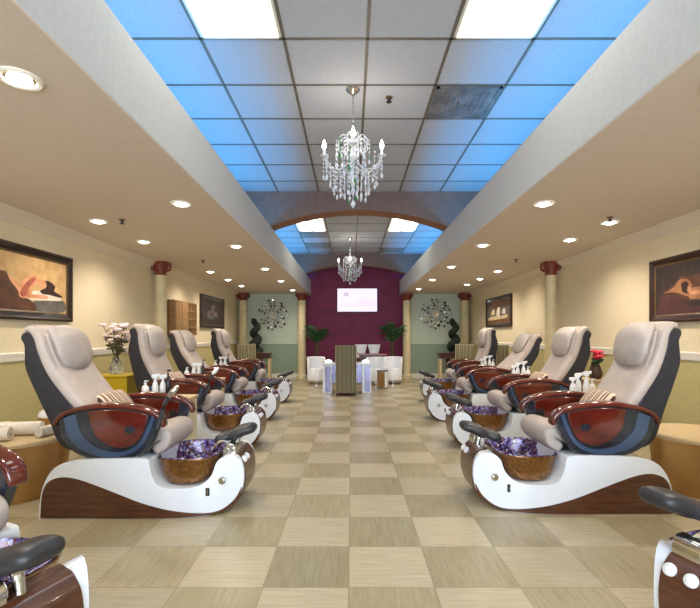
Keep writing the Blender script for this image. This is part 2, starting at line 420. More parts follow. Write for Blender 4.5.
vent(G(-2), GY0+12*GL, 'grey ceiling vent closest to the second beam on the left side', M['ventlt'])
vent(G(1), GY0+13*GL, 'grey ceiling vent before the second beam on the right side', M['ventlt'])

proto_can = None
def can(x, y, label):
    global proto_can
    if proto_can is None:
        t = thing('recessed_downlight', label, 'downlight', (x,y,SOF), group='recessed downlights in the side soffits')
        bm = BM(); lathe(bm, [(.105,0),(.105,-.008),(.095,-.014),(.078,-.012),(.072,-.004)], 28, cap=False); finish('trim_ring', bm, M['trimw'], t)
        bm = BM(); lathe(bm, [(.073,-.003),(.0705,-.0035),(.05,-.004)], 24, cap=False); finish('reflector', bm, M['chrome'], t)
        bm = BM(); lathe(bm, [(.052,-.012),(.048,-.02),(.03,-.026),(.004,-.028)], 20); lathe(bm, [(.056,-.001),(.054,-.012)], 20); finish('lamp', bm, M['canglow'], t)
        proto_can = t
    else: t = dup(proto_can, (x,y,SOF), 0, label)
    l = bpy.data.lights.new('downlight_spot', 'SPOT'); l.energy = 64; l.color = (1,.885,.735); l.spot_size = math.radians(150); l.spot_blend = 1; l.shadow_soft_size = .06
    lo = bpy.data.objects.new('downlight_spot', l); C.objects.link(lo); lo.location = (x, y, SOF-.06)
ORD = ['first','second','third','fourth','fifth','sixth','seventh']
inL = [2.27,4.43,6.55,8.77,10.75,12.9]; inR = [2.27,4.43,6.48,8.5,10.5,12.6]
outL = [2.9,5.11,6.23,9.18,10.5,11.8]; outR = [2.9,5.16,6.1,9.1,10.35,11.5]  # first entry on each side is out of view, added to light the room
for side, xs, ys, what in (('left',-1.69,inL,'inner row beside the upstand'),('right',1.92,inR,'inner row beside the upstand'),('left',-2.9,outL,'outer row near the wall'),('right',3.0,outR,'outer row near the wall')):
    for i, y in enumerate(ys):
        can(xs, y, f'{side} soffit downlight, {ORD[i]} from the camera in the {what}')
def sprinkler(x, y, z, label):
    t = thing('ceiling_sprinkler', label, 'sprinkler', (x,y,z))
    bm = BM(); lathe(bm, [(.036,.004),(.038,0),(.036,-.006),(.02,-.012),(.012,-.014)], 16); finish('escutcheon', bm, M['liner'], t)
    bm = BM(); lathe(bm, [(.01,-.012),(.01,-.04),(.006,-.042)], 10); lathe(bm, [(.028,-.046),(.028,-.050)], 12)
    for s in (-1,1): tube(bm, [(s*.008,0,-.02),(s*.018,0,-.033),(s*.006,0,-.048)], .003, 6)
    finish('deflector', bm, M['black'], t)
sprinkler(X(389,4.55), 4.55, CEIL, 'small dark sprinkler head on the grid ceiling beside the near chandelier')
sprinkler(X(122,5.05), 5.05, SOF, 'sprinkler head on the left soffit beside a near outer downlight')
sprinkler(X(203,7.8), 7.8, SOF, 'sprinkler head on the left soffit before the wall column')
sprinkler(X(610,4.95), 4.95, SOF, 'sprinkler head on the right soffit beside a near outer downlight')
sprinkler(X(516,7.7), 7.7, SOF, 'sprinkler head on the right soffit near the wall column')

def chandelier(x, y, label):
    t = thing('crystal_chandelier', label, 'chandelier', (x, y, CEIL), group='crystal chandeliers')
    zc = -.61; t.scale = (1.115,)*3                                     # height of the arms, relative to the ceiling
    bm = BM(); lathe(bm, [(.062,-.006),(.062,-.015),(.05,-.03),(.02,-.05),(.012,-.06)], 22); finish('canopy', bm, M['chrome'], t)
    bm = BM(); tube(bm, [(0,0,-.05),(0,0,zc+.2)], .006, 8)
    for k in range(5): ellipsoid(bm, (0,0,-.09-k*.05), (.011,.011,.014), 8, 5)
    finish('rod', bm, M['chrome'], t)
    bm = BM(); lathe(bm, [(.006,zc+.26),(.02,zc+.24),(.008,zc+.21),(.02,zc+.16),(.01,zc+.10),(.028,zc+.03),(.04,zc),(.02,zc-.05),(.016,zc-.1),(.04,zc-.16),(.035,zc-.2),(.02,zc-.24),(.01,zc-.27),(.022,zc-.30),(.004,zc-.34)], 14)
    finish('stem', bm, M['crystal'], t)
    for k in range(4):
        a = PI*k/2; ca, sa = math.cos(a), math.sin(a)
        prof = smoothpath([(.03,zc-.03),(.10,zc-.10),(.18,zc-.09),(.24,zc-.02),(.255,zc+.0)], 4)
        bm = BM(); tube(bm, [(p[0]*ca, p[0]*sa, p[1]) for p in prof], .007, 7)
        arm = finish('arm', bm, M['crystal'], t)
        c = (.255*ca,.255*sa,zc-.05)
        bm = BM(); lathe(bm, [(.008,.045),(.038,.06),(.04,.067),(.01,.07)], 14, c); finish('bobeche', bm, M['crystal'], arm)
        bm = BM(); lathe(bm, [(.012,.068),(.012,.125)], 10, c); finish('candle', bm, M['candle'], arm)
        bm = BM(); lathe(bm, [(.008,.125),(.017,.142),(.019,.158),(.012,.182),(.002,.21)], 10, c); finish('bulb', bm, M['flame'], arm)
    for k in range(8):
        a = PI*k/4+PI/8; ca, sa = math.cos(a), math.sin(a)
        for prof in ([(.02,zc+.14),(.08,zc+.19),(.13,zc+.15),(.14,zc+.09),(.11,zc+.07)], [(.02,zc-.08),(.12,zc-.15),(.22,zc-.12),(.26,zc-.06),(.23,zc-.03)]):
            bm = BM(); tube(bm, [(p[0]*ca, p[0]*sa, p[1]) for p in smoothpath(prof, 3)], .004, 6); finish('scroll', bm, M['crystal'], t)
    def bead(bm, c, r, h): lathe(bm, [(.001,-h),(r,-h*.25),(r,h*.25),(.001,h)], 6, c)
    strands = []
    for k in range(14): strands.append((.26, k*PI/7+.1, -.03, 3+(k%3), .034))
    for k in range(14): strands.append((.205, k*PI/7+.3, -.11+.03*(k%2), 3+(k%3), .036))
    for k in range(10): strands.append((.14, k*PI/5, -.15, 4+(k%2), .036))
    for k in range(12): strands.append((.15, k*PI/6+.2, .13, 3+(k%3), .034))
    for k in range(8): strands.append((.08, k*PI/4+.2, .17, 3, .034))
    for k in range(8): strands.append((.08, k*PI/4+.4, -.12, 5, .04))
    for i, (r, a, z, n, st) in enumerate(strands):
        bm = BM(); c = (r*math.cos(a), r*math.sin(a))
        tube(bm, [(c[0],c[1],zc+z+.02),(c[0],c[1],zc+z-n*st)], .0012, 4)
        for j in range(n): bead(bm, (c[0],c[1],zc+z-j*st), .006+.003*(j%2), .011)
        bead(bm, (c[0],c[1],zc+z-n*st-.02), .011, .026)
        o = finish('crystal_strand', bm, M['crystalg'] if i % 7 == 3 else M['crystal'], t, smooth=0)
    bm = BM(); bead(bm, (0,0,zc-.41), .022, .04); tube(bm, [(0,0,zc-.33),(0,0,zc-.38)], .003, 5); finish('pendant_drop', bm, M['crystal'], t, smooth=0)
    l = bpy.data.lights.new('chandelier_glow', 'POINT'); l.energy = 8; l.color = (1,.9,.75); l.shadow_soft_size = .25
    lo = bpy.data.objects.new('chandelier_glow', l); C.objects.link(lo); lo.location = (x, y, 3.3)
    return t
c1 = chandelier(X(353,4.39), 4.39, 'crystal chandelier hanging nearest the camera before the first arch')
c2 = dup(c1, (X(350,11.15), 11.15, CEIL), 0, 'crystal chandelier hanging farther back above the manicure desk')
l = bpy.data.lights.new('chandelier_glow', 'POINT'); l.energy = 8; l.color = (1,.9,.75); l.shadow_soft_size = .25
lo = bpy.data.objects.new('chandelier_glow', l); C.objects.link(lo); lo.location = (X(350,11.15), 11.15, 3.3)

# ================================================================ PEDICURE CHAIR
W = .375
def taper(x):
    return 1 - .46*max(0, min(1.05, (x-.12)/.66))**2
def slice_taper(bm):
    for k in range(16):
        bmesh.ops.bisect_plane(bm, geom=bm.verts[:]+bm.edges[:]+bm.faces[:], plane_co=(.12+.041*k,0,0), plane_no=(1,0,0), dist=1e-5)
    for v in bm.verts:
        v.co.y *= taper(v.co.x); v.co.x = sx_(v.co.x)
def sx_(x): return x if x < .5 else .5+(x-.5)*.82
def chair_proto(label):
    t = thing('pedicure_chair', label, 'pedicure chair', group='pedicure spa chairs')
    # ---- white fibreglass tub base
    pts = [(-.75,.0),(-.748,.10),(-.72,.24),(-.66,.35),(-.57,.41),(-.42,.435),(-.2,.442),(0.03,.442),(.065,.41),(.085,.32),(.13,.245),(.21,.22),(.36,.22),(.45,.245),(.515,.31),(.545,.385),(.59,.425),(.66,.435),(.72,.415),(.76,.36),(.775,.28),(.768,.19),(.735,.11),(.68,.055),(.60,.02),(.48,0)]
    top = smoothpath(pts, 3)
    bm = BM(); prism(bm, [(p[0], max(p[1], 0)) for p in top], -W, W); slice_taper(bm)
    bs = finish('base', bm, M['white'], t, smooth=35, bevel=.014, seg=3)
    # ---- dark wood side panels
    upc = smoothpath([(-.738,.004),(-.728,.17),(-.69,.262),(-.62,.30),(-.53,.305),(-.40,.272),(-.16,.18),(0,.118),(.18,.068),(.36,.034),(.50,.022),(.59,.034),(.66,.068),(.715,.115),(.755,.18)], 3)
    upc = [(p[0], max(p[1], .003)) for p in upc]
    low = smoothpath([(.762,.175),(.735,.108),(.68,.053),(.60,.018),(.50,.003)], 3)
    loop = upc + [tuple(p) for p in low] + [(-.1,.002)]
    for s in (-1, 1):
        bm = BM(); prism(bm, loop, s*(W-.02), s*(W+.004)); slice_taper(bm)
        finish('side_panel', bm, M['wood_dk'], t, smooth=30)
    # front panel wrapped over the nose end
    outer = smoothpath([(.66,.437),(.70,.428),(.735,.398),(.763,.36),(.779,.28),(.772,.19),(.738,.105),(.685,.05),(.62,.02)], 3)
    bm = BM(); prism(bm, [(sx_(p[0])+.005, p[1]) for p in outer] + [(sx_(p[0])-.03, p[1]+.01) for p in outer[::-1]], -W*.47, W*.47)
    finish('front_panel', bm, M['wood_dk'], t, smooth=40)
    for y in (-.14, -.05):
        bm = BM(); rot = Matrix.Rotation(math.radians(55), 3, 'Y')
        prof = [(.026,-.006),(.028,.006),(.025,.013),(.015,.016),(.010,.022),(.002,.024)]
        c = Vector((.713, y, .378))
        skin(bm, [[tuple(c + rot @ Vector((r*math.cos(2*PI*k/18), r*math.sin(2*PI*k/18), z))) for k in range(18)] for r, z in prof])
        finish('jet_knob', bm, M['bottlew'], t)
    # side drain knob and switch on both sides
    for s in (-1, 1):
        ys_ = s*W*taper(.6)
        bm = BM(); disc_y(bm, (.582, ys_+s*.004, .255), .028, .02); disc_y(bm, (.582, ys_+s*.014, .255), .016, .02); finish('drain_knob', bm, M['chrome'], t)
        ysw = s*W*taper(.50); bm = BM(); box(bm, .465, .495, ysw-.010, ysw+.008, .15, .21); o = finish('switch', bm, M['black'], t, bevel=.003)
        bm = BM(); box(bm, .476, .485, ysw+s*.006, ysw+s*.012, .163, .197); finish('rocker', bm, M['chrome'], o)
    # ---- foot basin: outer bowl and mosaic liner
    def rr(a, b, z, cx_=.3, n=36, e=.62):
        return [(cx_+a*math.copysign(abs(math.cos(2*PI*k/n))**e, math.cos(2*PI*k/n)), b*math.copysign(abs(math.sin(2*PI*k/n))**e, math.sin(2*PI*k/n)), z) for k in range(n)]
    bm = BM(); cb = .285
    skin(bm, [rr(.10,.18,.226,cb), rr(.165,.285,.228,cb), rr(.2,.305,.262,cb), rr(.222,.315,.32,cb), rr(.24,.322,.40,cb), rr(.252,.328,.415,cb), rr(.25,.326,.423,cb), rr(.232,.31,.418,cb)], cap=True)
    bmesh.ops.delete(bm, geom=[f for f in bm.faces if len(f.verts) > 4 and f.calc_center_median().z > .4], context='FACES_ONLY')
    bowl = finish('foot_basin', bm, M['amber'], t, smooth=50)
    bm = BM(); skin(bm, [rr(.241,.317,.426,cb), rr(.236,.312,.43,cb), rr(.226,.303,.40,cb), rr(.205,.30,.33,cb), rr(.17,.27,.265,cb), rr(.08,.12,.255,cb)], cap=False)
    me_f = [v for v in bm.verts if v.co.z < .257]; bm.faces.new(me_f[-36:])
    finish('mosaic_lining', bm, M['mosaic'], bowl, smooth=50)
    bm = BM(); lathe(bm, [(.035,.262),(.035,.275),(.02,.28),(.002,.28)], 16, (cb,0,0)); finish('drain', bm, M['chrome'], bowl)
    # ---- chrome spout block + footrest
    bm = BM(); prism(bm, [(.55,.41),(.66,.42),(.66,.47),(.64,.505),(.59,.51),(.55,.46)], -.185, -.05); finish('spout_block', bm, M['chrome'], t, bevel=.01)
    bm = BM(); tube(bm, smoothpath([(.60,-.13,.50),(.55,-.13,.515),(.5,-.13,.50),(.47,-.13,.46)], 3), .012, 8); tube(bm, [(.63,-.17,.46),(.63,-.205,.46)], .018, 10); tube(bm, [(.59,-.17,.46),(.59,-.202,.46)], .014, 10); finish('tap', bm, M['chrome'], t)
    bm = BM(); tube(bm, [(.64,0,.42),(.63,0,.47),(.62,0,.52)], .022, 10); box(bm, .59, .65, -.035, .035, .505, .525)
    post = finish('footrest_post', bm, M['chrome'], t, bevel=.004)
    bm = BM(); sweep_pad(bm, [(.47,.50),(.54,.53),(.60,.545),(.67,.578),(.755,.60)], [.022,.044,.039,.048,.044,.026], [.058,.098,.082,.10,.094,.06], .8, seg=24)
    ob = finish('footrest', bm, M['blackpad'], t, smooth=60)
    # ---- seat mount
    bm = BM(); prism(bm, [(-.46,.43),(.02,.43),(.05,.47),(.03,.52),(-.45,.52)], -.21, .21); finish('seat_mount', bm, M['black'], t, bevel=.01)
    # ---- side shells with inlay, arm
    sh = smoothpath([(-.635,.72),(-.60,.58),(-.50,.475),(-.33,.418),(-.13,.418),(.01,.485),(.10,.63),(.135,.75)], 4)
    top_ = smoothpath([(.135,.75),(.06,.778),(-.10,.805),(-.30,.815),(-.5,.785),(-.635,.72)], 3)[1:-1]
    inl = smoothpath([(-.40,.79),(-.375,.66),(-.31,.575),(-.215,.525),(-.13,.52),(-.03,.57),(.03,.69),(.045,.765)], 4)
    itop = smoothpath([(.045,.765),(-.08,.79),(-.25,.802),(-.40,.79)], 3)[1:-1]
    for s in (-1, 1):
        bm = BM(); prism(bm, [tuple(p) for p in sh+top_], s*.275, s*.345); shl = finish('side_shell', bm, M['shell'], t, bevel=.012, seg=3)
        # gloss reflection shaped as a slate blue crescent between shell edge and inlay
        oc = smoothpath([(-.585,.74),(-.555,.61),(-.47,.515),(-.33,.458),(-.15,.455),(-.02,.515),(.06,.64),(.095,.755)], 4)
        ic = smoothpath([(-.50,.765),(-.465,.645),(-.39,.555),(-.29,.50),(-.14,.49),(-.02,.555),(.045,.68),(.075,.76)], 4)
        bm = BM(); prism(bm, [tuple(p) for p in oc] + [tuple(p) for p in ic[::-1]], s*.343, s*.351); finish('shell_highlight', bm, M['slate'], shl, smooth=30)
        for sgn, nm in ((1, 'outer'), (-1, 'inner')):
            ya = s*(.345 if sgn > 0 else .275)
            bm = BM(); prism(bm, [tuple(p) for p in inl+itop], ya - s*sgn*.01, ya + s*sgn*.012); pn = finish('wood_inlay', bm, M['mahog'], shl, bevel=.005)
        bm = BM(); disc_y(bm, (-.085, s*.3595, .655), .038, .012, 24, .028); disc_y(bm, (-.085, s*.367, .655), .02, .01, 16, .014); finish('control_knob', bm, M['shell'], shl)
        bm = BM(); disc_y(bm, (-.01, s*.2625, .66), .036, .008, 24); finish('speaker', bm, M['black'], shl)
        bm = BM(); sweep_pad(bm, [(-.665,.69),(-.61,.755),(-.50,.80),(-.30,.83),(-.10,.82),(.04,.79),(.125,.745),(.15,.68)], [.014,.018,.02,.022,.022,.022,.02,.016], [.035,.042,.046,.05,.05,.05,.046,.036], .6, seg=20, y0=s*.31)
        finish('armrest', bm, M['mahog'], t, smooth=50)
    # ---- seat cushion
    bm = BM(); sweep_pad(bm, [(-.52,.545),(-.35,.535),(-.18,.54),(-.02,.565),(.08,.598),(.135,.575),(.12,.52),(.06,.48)], [.05,.065,.07,.066,.058,.05,.05,.035], .265, .33, seg=32)
    finish('seat', bm, M['pad'], t, smooth=60)
    # ---- reclining back, its own origin at the hinge
    px, pz = -.55, .60
    q = lambda L: [(a-px, b-pz) for a, b in L]
    outl = q([(-.935,1.385),(-.965,1.365),(-.972,1.33),(-.948,1.28),(-.945,1.20),(-.938,1.10),(-.87,.94),(-.757,.70),(-.68,.53),(-.56,.47),(-.47,.55),(-.515,.73),(-.62,.88),(-.74,1.04),(-.825,1.20),(-.86,1.33),(-.89,1.38)])
    bm = BM(); P = smoothpath(outl, 3); prism(bm, [tuple(p) for p in P], -.262, .262)
    bk = finish('backrest', bm, M['backleather'], t, loc=(px,0,pz), bevel=.018, seg=3, smooth=50)
    bm = BM(); sweep_pad(bm, q([(-.945,1.40),(-.90,1.405),(-.845,1.35),(-.805,1.23),(-.73,1.07),(-.61,.91),(-.49,.77),(-.44,.68)]), [.018,.03,.042,.046,.05,.05,.05,.045], [.25,.265,.27,.27,.272,.268,.262,.25], .4, seg=36, n=5)
    pd = finish('back_pad', bm, M['pad'], bk, smooth=60)
    for yy in (-.13, .13):                                   # raised side channels
        bm = BM(); sweep_pad(bm, q([(-.80,1.36),(-.765,1.24),(-.69,1.075),(-.57,.91),(-.455,.775)]), .016, .085, .6, seg=20, y0=yy*1.08, n=4)
        finish('back_bolster', bm, M['pad'], bk, smooth=60)
    bm = BM(); sweep_pad(bm, q([(-.85,1.405),(-.80,1.39),(-.745,1.32),(-.71,1.22),(-.695,1.14),(-.70,1.10)]), [.02,.045,.06,.06,.045,.02], [.11,.18,.215,.215,.17,.09], .95, seg=28, n=5)
    finish('head_pillow', bm, M['pad2'], bk, smooth=60)
    bm = BM(); ring = []
    cpt = Vector((-.665-px, 0, 1.20-pz)); d = Vector((.12, 0, 1)).normalized()
    pts_ = [cpt + d*(.075*math.sin(2*PI*k/20)) + Vector((0,1,0))*(.085*math.cos(2*PI*k/20)) + Vector((.004,0,0)) for k in range(21)]
    bm.free()
    return t
chairs_L = [(-1.79,1.82,0.0,'leftmost pedicure chair at the frame edge, mostly out of view, black footrest showing'),
            (-1.56,3.67,0.0,'large pedicure chair in the left row beside the round towel table'),
            (-1.82,5.55,.20,'second complete pedicure chair of the left row, behind the near one'),
            (-1.92,7.30,.0,'third complete pedicure chair of the left row, laid back lower'),
            (-1.96,9.15,.17,'farthest pedicure chair of the left row, upright back near the dark picture')]
chairs_R = [(2.06,1.91,0.0,'cropped pedicure chair at the right frame edge, only footrest and wood front showing'),
            (1.70,3.75,.10,'large pedicure chair in the right row beside the round wooden table'),
            (1.95,5.55,.08,'second complete pedicure chair of the right row, behind the near one'),
            (1.96,7.30,-.14,'third complete pedicure chair of the right row, most reclined one'),
            (2.18,9.20,.30,'farthest pedicure chair of the right row, most upright back')]
proto = chair_proto(chairs_L[0][3])
first = True; LEFT = []
def tiltback(root, a):
    for ch in root.children:
        if ch.name.startswith('backrest'): ch.rotation_euler = (0, a, 0)
for lst, rz in ((chairs_L, 0), (chairs_R, PI)):
    for x, y, tl, lab in lst:
        if first: r = proto; r.location = (x,y,0); first = False
        else: r = dup(proto, (x,y,0), rz, lab)
        tiltback(r, tl)
        if rz == 0: LEFT.append(r)
        if y < 2:                                        # the two nearest chairs are swivelled towards the camera
            r.rotation_euler = (0, 0, rz + (math.radians(-20) if rz == 0 else math.radians(15)))
            if rz:
                for ch in r.children:
                    if ch.name.startswith('footrest'): ch.location = (-.11,-.27,.03)
                    if ch.name.startswith('footrest_post'): ch.location.y = -.10; ch.location.z = .0
# lumbar cushions
def lumbar():
    bm = BM(); sweep_pad(bm, [(-.11,0),(-.05,0),(.05,0),(.11,0)], [.015,.045,.055,.045,.015], [.17,.19,.195,.19,.17], .8, seg=24)
    return finish('lumbar_cushion', bm, M['lumbar'], smooth=60)
lc = None
for x, y, s, tl, lab in ((-1.56,3.70,1,0,'small striped cushion leaning on the large left chair'),(1.70,3.75,-1,.10,'small striped cushion leaning on the large right chair'),
                     (1.95,5.55,-1,.08,'small striped cushion on the second complete right chair'),(-1.82,5.55,1,.2,'small striped cushion on the second complete left chair')):
    o = lc if lc is None else lc.copy()
    if lc is None: lc = o = lumbar()
    else: C.objects.link(o)
    o.location = (x + s*(-.37+.22*tl), y-.02, .79); o.rotation_euler = (0, math.radians(-58)+tl if False else math.radians(52)+tl*.6, 0 if s > 0 else PI)
    tag(o, lab, 'cushion', 'striped lumbar cushions')
# flexible remote stalk on two left chairs, a part of the chair
for r, hm in ((LEFT[1], 'chrome'), (LEFT[2], 'bottlew')):
    bm = BM(); tube(bm, smoothpath([(.04,-.37,.50),(.10,-.37,.6),(.14,-.37,.72),(.175,-.37,.84),(.22,-.37,.92)], 4), [.02]*8+[.016]*9, 10); st = finish('remote_stalk', bm, M['shell'], r)
    bm = BM(); rot = Matrix.Rotation(math.radians(40), 3, 'Y'); ellipsoid(bm, (.24,-.37,.94), (.022,.028,.06), 14, 8, .8, rot); finish('handset', bm, M[hm], st)

# ================================================================ SIDE TABLES, BOTTLES
def side_table(x0, x1, y0, y1, h, label):
    t = thing('side_cabinet', label, 'side cabinet', ((x0+x1)/2, (y0+y1)/2, 0), group='beige side cabinets between the pedicure chairs')
    a, b = (x1-x0)/2, (y1-y0)/2
    bm = BM(); box(bm, -a+.015, a-.015, -b+.015, b-.015, .05, h-.025); finish('body', bm, M['cab'], t, bevel=.004)
    bm = BM(); box(bm, -a, a, -b, b, h-.025, h); finish('top', bm, M['goldtop'], t, bevel=.006)
    bm = BM(); box(bm, -a+.03, a-.03, -b+.03, b-.03, 0, .05); finish('plinth', bm, M['black'], t)
    bm = BM(); box(bm, -a+.03, a-.03, -b+.005, -b+.016, .09, h-.06); d = finish('door', bm, M['cab'], t, bevel=.003)
    bm = BM(); tube(bm, [(-.06,-b-.012,h-.12),(.06,-b-.012,h-.12)], .006, 8); tube(bm, [(-.05,-b-.012,h-.12),(-.05,-b+.01,h-.12)], .004, 6); tube(bm, [(.05,-b-.012,h-.12),(.05,-b+.01,h-.12)], .004, 6); finish('handle', bm, M['chrome'], d)
    return t
def pump_bottle(x, y, z, h, m, label, grp, r=.026):
    t = thing('pump_bottle', label, 'bottle', (x,y,z), group=grp)
    bm = BM(); lathe(bm, [(r*.92,0),(r,.008),(r,h*.55),(r*.8,h*.66),(r*.36,h*.72),(r*.36,h*.78)], 16); finish('body', bm, m, t, smooth=50)
    bm = BM(); lathe(bm, [(r*.42,h*.78),(r*.42,h*.86),(r*.15,h*.87),(r*.15,h*.95)], 10); box(bm, -.008, .03, -.007, .007, h*.94, h); finish('pump', bm, m, t)
    return t
def spray_bottle(x, y, z, h, m, label, grp, r=.03):
    t = thing('spray_bottle', label, 'bottle', (x,y,z), group=grp)
    bm = BM(); lathe(bm, [(r*.92,0),(r,.008),(r,h*.45),(r*.75,h*.6),(r*.35,h*.72),(r*.35,h*.8)], 16); finish('body', bm, m, t, smooth=50)
    bm = BM(); prism(bm, [(-.02,h*.8),(.02,h*.8),(.025,h*.87),(.05,h*.9),(.05,h),(-.03,h*.97),(-.035,h*.86)], -.012, .012); finish('trigger', bm, M['bottlew'], t, bevel=.003)
    return t
TB = [(-2.22,-1.62,4.42,4.74,'left','first'),(-2.52,-1.86,6.22,6.62,'left','second'),(-2.62,-1.98,8.02,8.42,'left','third'),
      (2.06,2.62,4.45,4.86,'right','first'),(2.10,2.70,6.25,6.6,'right','second'),(2.2,2.8,8.05,8.42,'right','third')]
for x0,x1,y0,y1,s,o_ in TB:
    # keep clear of both neighbouring bases
    side_table(x0, x1, y0, y1, .73, f'beige side cabinet in the {o_} gap between chairs of the {s} row')
    sg = -1 if s == 'left' else 1
    g = 'bottles on the side cabinets'; cx = (x0+x1)/2; w = (x1-x0)/2
    yy = (y0+y1)/2-.08; bx = {('left','first'):-2.0,('left','second'):-2.26,('left','third'):-2.40,('right','first'):2.38,('right','second'):2.42,('right','third'):2.5}[(s,o_)]
    if s == 'left':
        pump_bottle(bx-.08, yy, .73, .17, M['bottlew'], f'short white pump bottle at the wall end of bottles, {o_} {s} cabinet', g, .034)
        spray_bottle(bx+.02, yy, .73, .24, M['bottlew'], f'tall white spray bottle amid bottles, {o_} {s} cabinet', g)
        spray_bottle(bx+.085, yy+.03, .73, .23, M['bottlew'], f'white spray bottle directly beside the dark one, {o_} {s} cabinet', g)
        pump_bottle(bx+.15, yy, .73, .28, M['bottled'], f'dark pump bottle on the {o_} {s} cabinet between chairs', g, .024)
    else:
        spray_bottle(bx-.1, yy, .73, .2, M['bottlew'], f'white spray bottle at the aisle end, {o_} {s} cabinet', g)
        spray_bottle(bx-.03, yy+.03, .73, .24, M['bottlew'], f'white spray bottle in the middle, {o_} {s} cabinet', g)
        spray_bottle(bx+.04, yy, .73, .26, M['bottlew'], f'tallest white spray bottle, {o_} {s} cabinet', g)
        pump_bottle(bx+.11, yy+.02, .73, .18, M['bottlew'], f'short white pump bottle at the wall end, {o_} {s} cabinet', g, .03)

# round drum tables
def drum(x, y, label):
    t = thing('drum_table', label, 'side table', (x,y,0), group='brass sided drum tables')
    bm = BM(); lathe(bm, [(.36,0),(.365,.01),(.385,.25),(.405,.455)], 48); finish('drum', bm, M['gold'], t, smooth=40)
    bm = BM(); lathe(bm, [(.41,.455),(.428,.46),(.43,.485),(.422,.495)], 48); finish('top', bm, M['goldtop'], t)
drum(-2.90, 3.86, 'brass drum table behind the large left chair, loaded with white towels')
drum(3.12, 3.95, 'brass drum table behind the large right chair, pale top bare')
def towel(x, y, z, rz, L, r, label):
    bm = BM(); pts = []
    n = 60
    prof = []
    for k in range(n): a = k/n*2*PI*3; rad = r*(.25+.75*k/n); prof.append((rad*math.cos(a), rad*math.sin(a)))
    for k in range(n-1, -1, -1):
        a = k/n*2*PI*3; rad = r*(.25+.75*k/n)-r*.2; prof.append((rad*math.cos(a), rad*math.sin(a)))
    A = [bm.verts.new((-L/2, p[0], p[1])) for p in prof]; B = [bm.verts.new((L/2, p[0], p[1])) for p in prof]; N = len(prof)
    for i in range(N): bm.faces.new((A[i], A[(i+1)%N], B[(i+1)%N], B[i]))
    for i in range(n-1):
        bm.faces.new((A[i], A[i+1], A[N-2-i], A[N-1-i])); bm.faces.new((B[i], B[N-1-i], B[N-2-i], B[i+1]))
    o = finish('rolled_towel', bm, M['towel'], loc=(x,y,z+r), smooth=50); o.rotation_euler = (0,0,rz)
    return tag(o, label, 'towel', 'white towels on the drum table')
towel(-2.60, 3.86, .495, 1.3, .24, .05, 'rolled white towel closest to the chair on the drum table')
towel(-2.92, 3.61, .495, .2, .28, .062, 'rolled white towel at the front rim of the drum table')
towel(-2.82, 3.84, .495, .2, .28, .065, 'rolled white towel in the middle of the drum table')
def folded(x, y, z, rz, label):
    bm = BM()
    for k in range(3): box(bm, -.13+.004*k, .13-.003*k, -.09+.004*k, .09-.005*k, k*.03+.001, k*.03+.028)
    o = finish('folded_towel', bm, M['towel'], loc=(x,y,z), bevel=.012, seg=3); o.rotation_euler = (0,0,rz); return tag(o, label, 'towel', 'white towels on the drum table')
folded(-3.15, 3.90, .495, .3, 'folded white towel stack at the wall side of the drum table')
t = thing('ceramic_jar', 'white lidded jar with gold band at the back of the drum table', 'jar', (-2.80,4.13,.495))
bm = BM(); lathe(bm, [(.05,0),(.08,.02),(.088,.07),(.085,.11)], 22); finish('body', bm, M['gold'], t)
bm = BM(); lathe(bm, [(.088,.11),(.09,.13),(.075,.16),(.03,.185),(.012,.19),(.014,.205),(.002,.21)], 22); finish('lid', bm, M['bottlew'], t)

# yellow cabinet + flower arrangements
def vase(x, y, z, label, leafm, petm, n, spread, hh, pr):
    t = thing('flower_vase', label, 'flower vase', (x,y,z))
    bm = BM(); lathe(bm, [(.05,0),(.075,.02),(.085,.08),(.06,.15),(.045,.19),(.055,.21)], 22, cap=True); finish('vase', bm, M['glassv'] if petm is M['pinkp'] else M['pot'], t, smooth=60)
    for k in range(n):
        a = R.uniform(0, 2*PI); s = R.uniform(.1, 1)*spread; h = hh*R.uniform(.7, 1.05)
        p = (s*math.cos(a), s*math.sin(a)*.8, h)
        bm = BM(); tube(bm, smoothpath([(0,0,.12),(p[0]*.3,p[1]*.3,h*.55),p], 3), .004, 5)
        for j in range(5):
            f = R.uniform(.45,.95); b_ = R.uniform(0, 2*PI); q = (p[0]*f*.8, p[1]*f*.8, .1+(h-.1)*f)
            ellipsoid(bm, (q[0]+.03*math.cos(b_), q[1]+.03*math.sin(b_), q[2]), (.035,.012,.012), 6, 4, 1, Matrix.Rotation(b_,3,'Z'))
        st = finish('stem', bm, leafm, t)
        bm = BM()
        for j in range(6):
            b_ = 2*PI*j/6; ellipsoid(bm, (p[0]+pr*.55*math.cos(b_), p[1]+pr*.55*math.sin(b_), p[2]), (pr*.6,pr*.42,pr*.35), 8, 5, 1, Matrix.Rotation(b_,3,'Z') @ Matrix.Rotation(.5,3,'Y'))
        ellipsoid(bm, (p[0],p[1],p[2]+.004), (pr*.3,)*3, 8, 5); finish('blossom', bm, petm, st, smooth=60)
def ycab(x, y, h, m, label, w=.2):
    t = thing('flower_stand', label, 'stand', (x,y,0))
    bm = BM(); box(bm, -w, w, -w, w, .04, h-.03); finish('body', bm, m, t, bevel=.01)
    bm = BM(); box(bm, -w-.01, w+.01, -w-.01, w+.01, h-.03, h); finish('top', bm, m, t, bevel=.008)
    bm = BM(); box(bm, -w+.02, w-.02, -w+.02, w-.02, 0, .04); finish('plinth', bm, M['black'], t)
ycab(-2.93, 5.62, .87, M['yellow'], 'square yellow stand behind the left chairs holding the pale flowers', .2)
vase(-2.95, 5.6, .87, 'glass vase of pale pink flowers on the yellow stand', M['stem'], M['pinkp'], 18, .24, .60, .05)
ycab(3.14, 5.75, .80, M['goldtop'], 'square tan stand behind the right chairs holding the red flowers', .18)
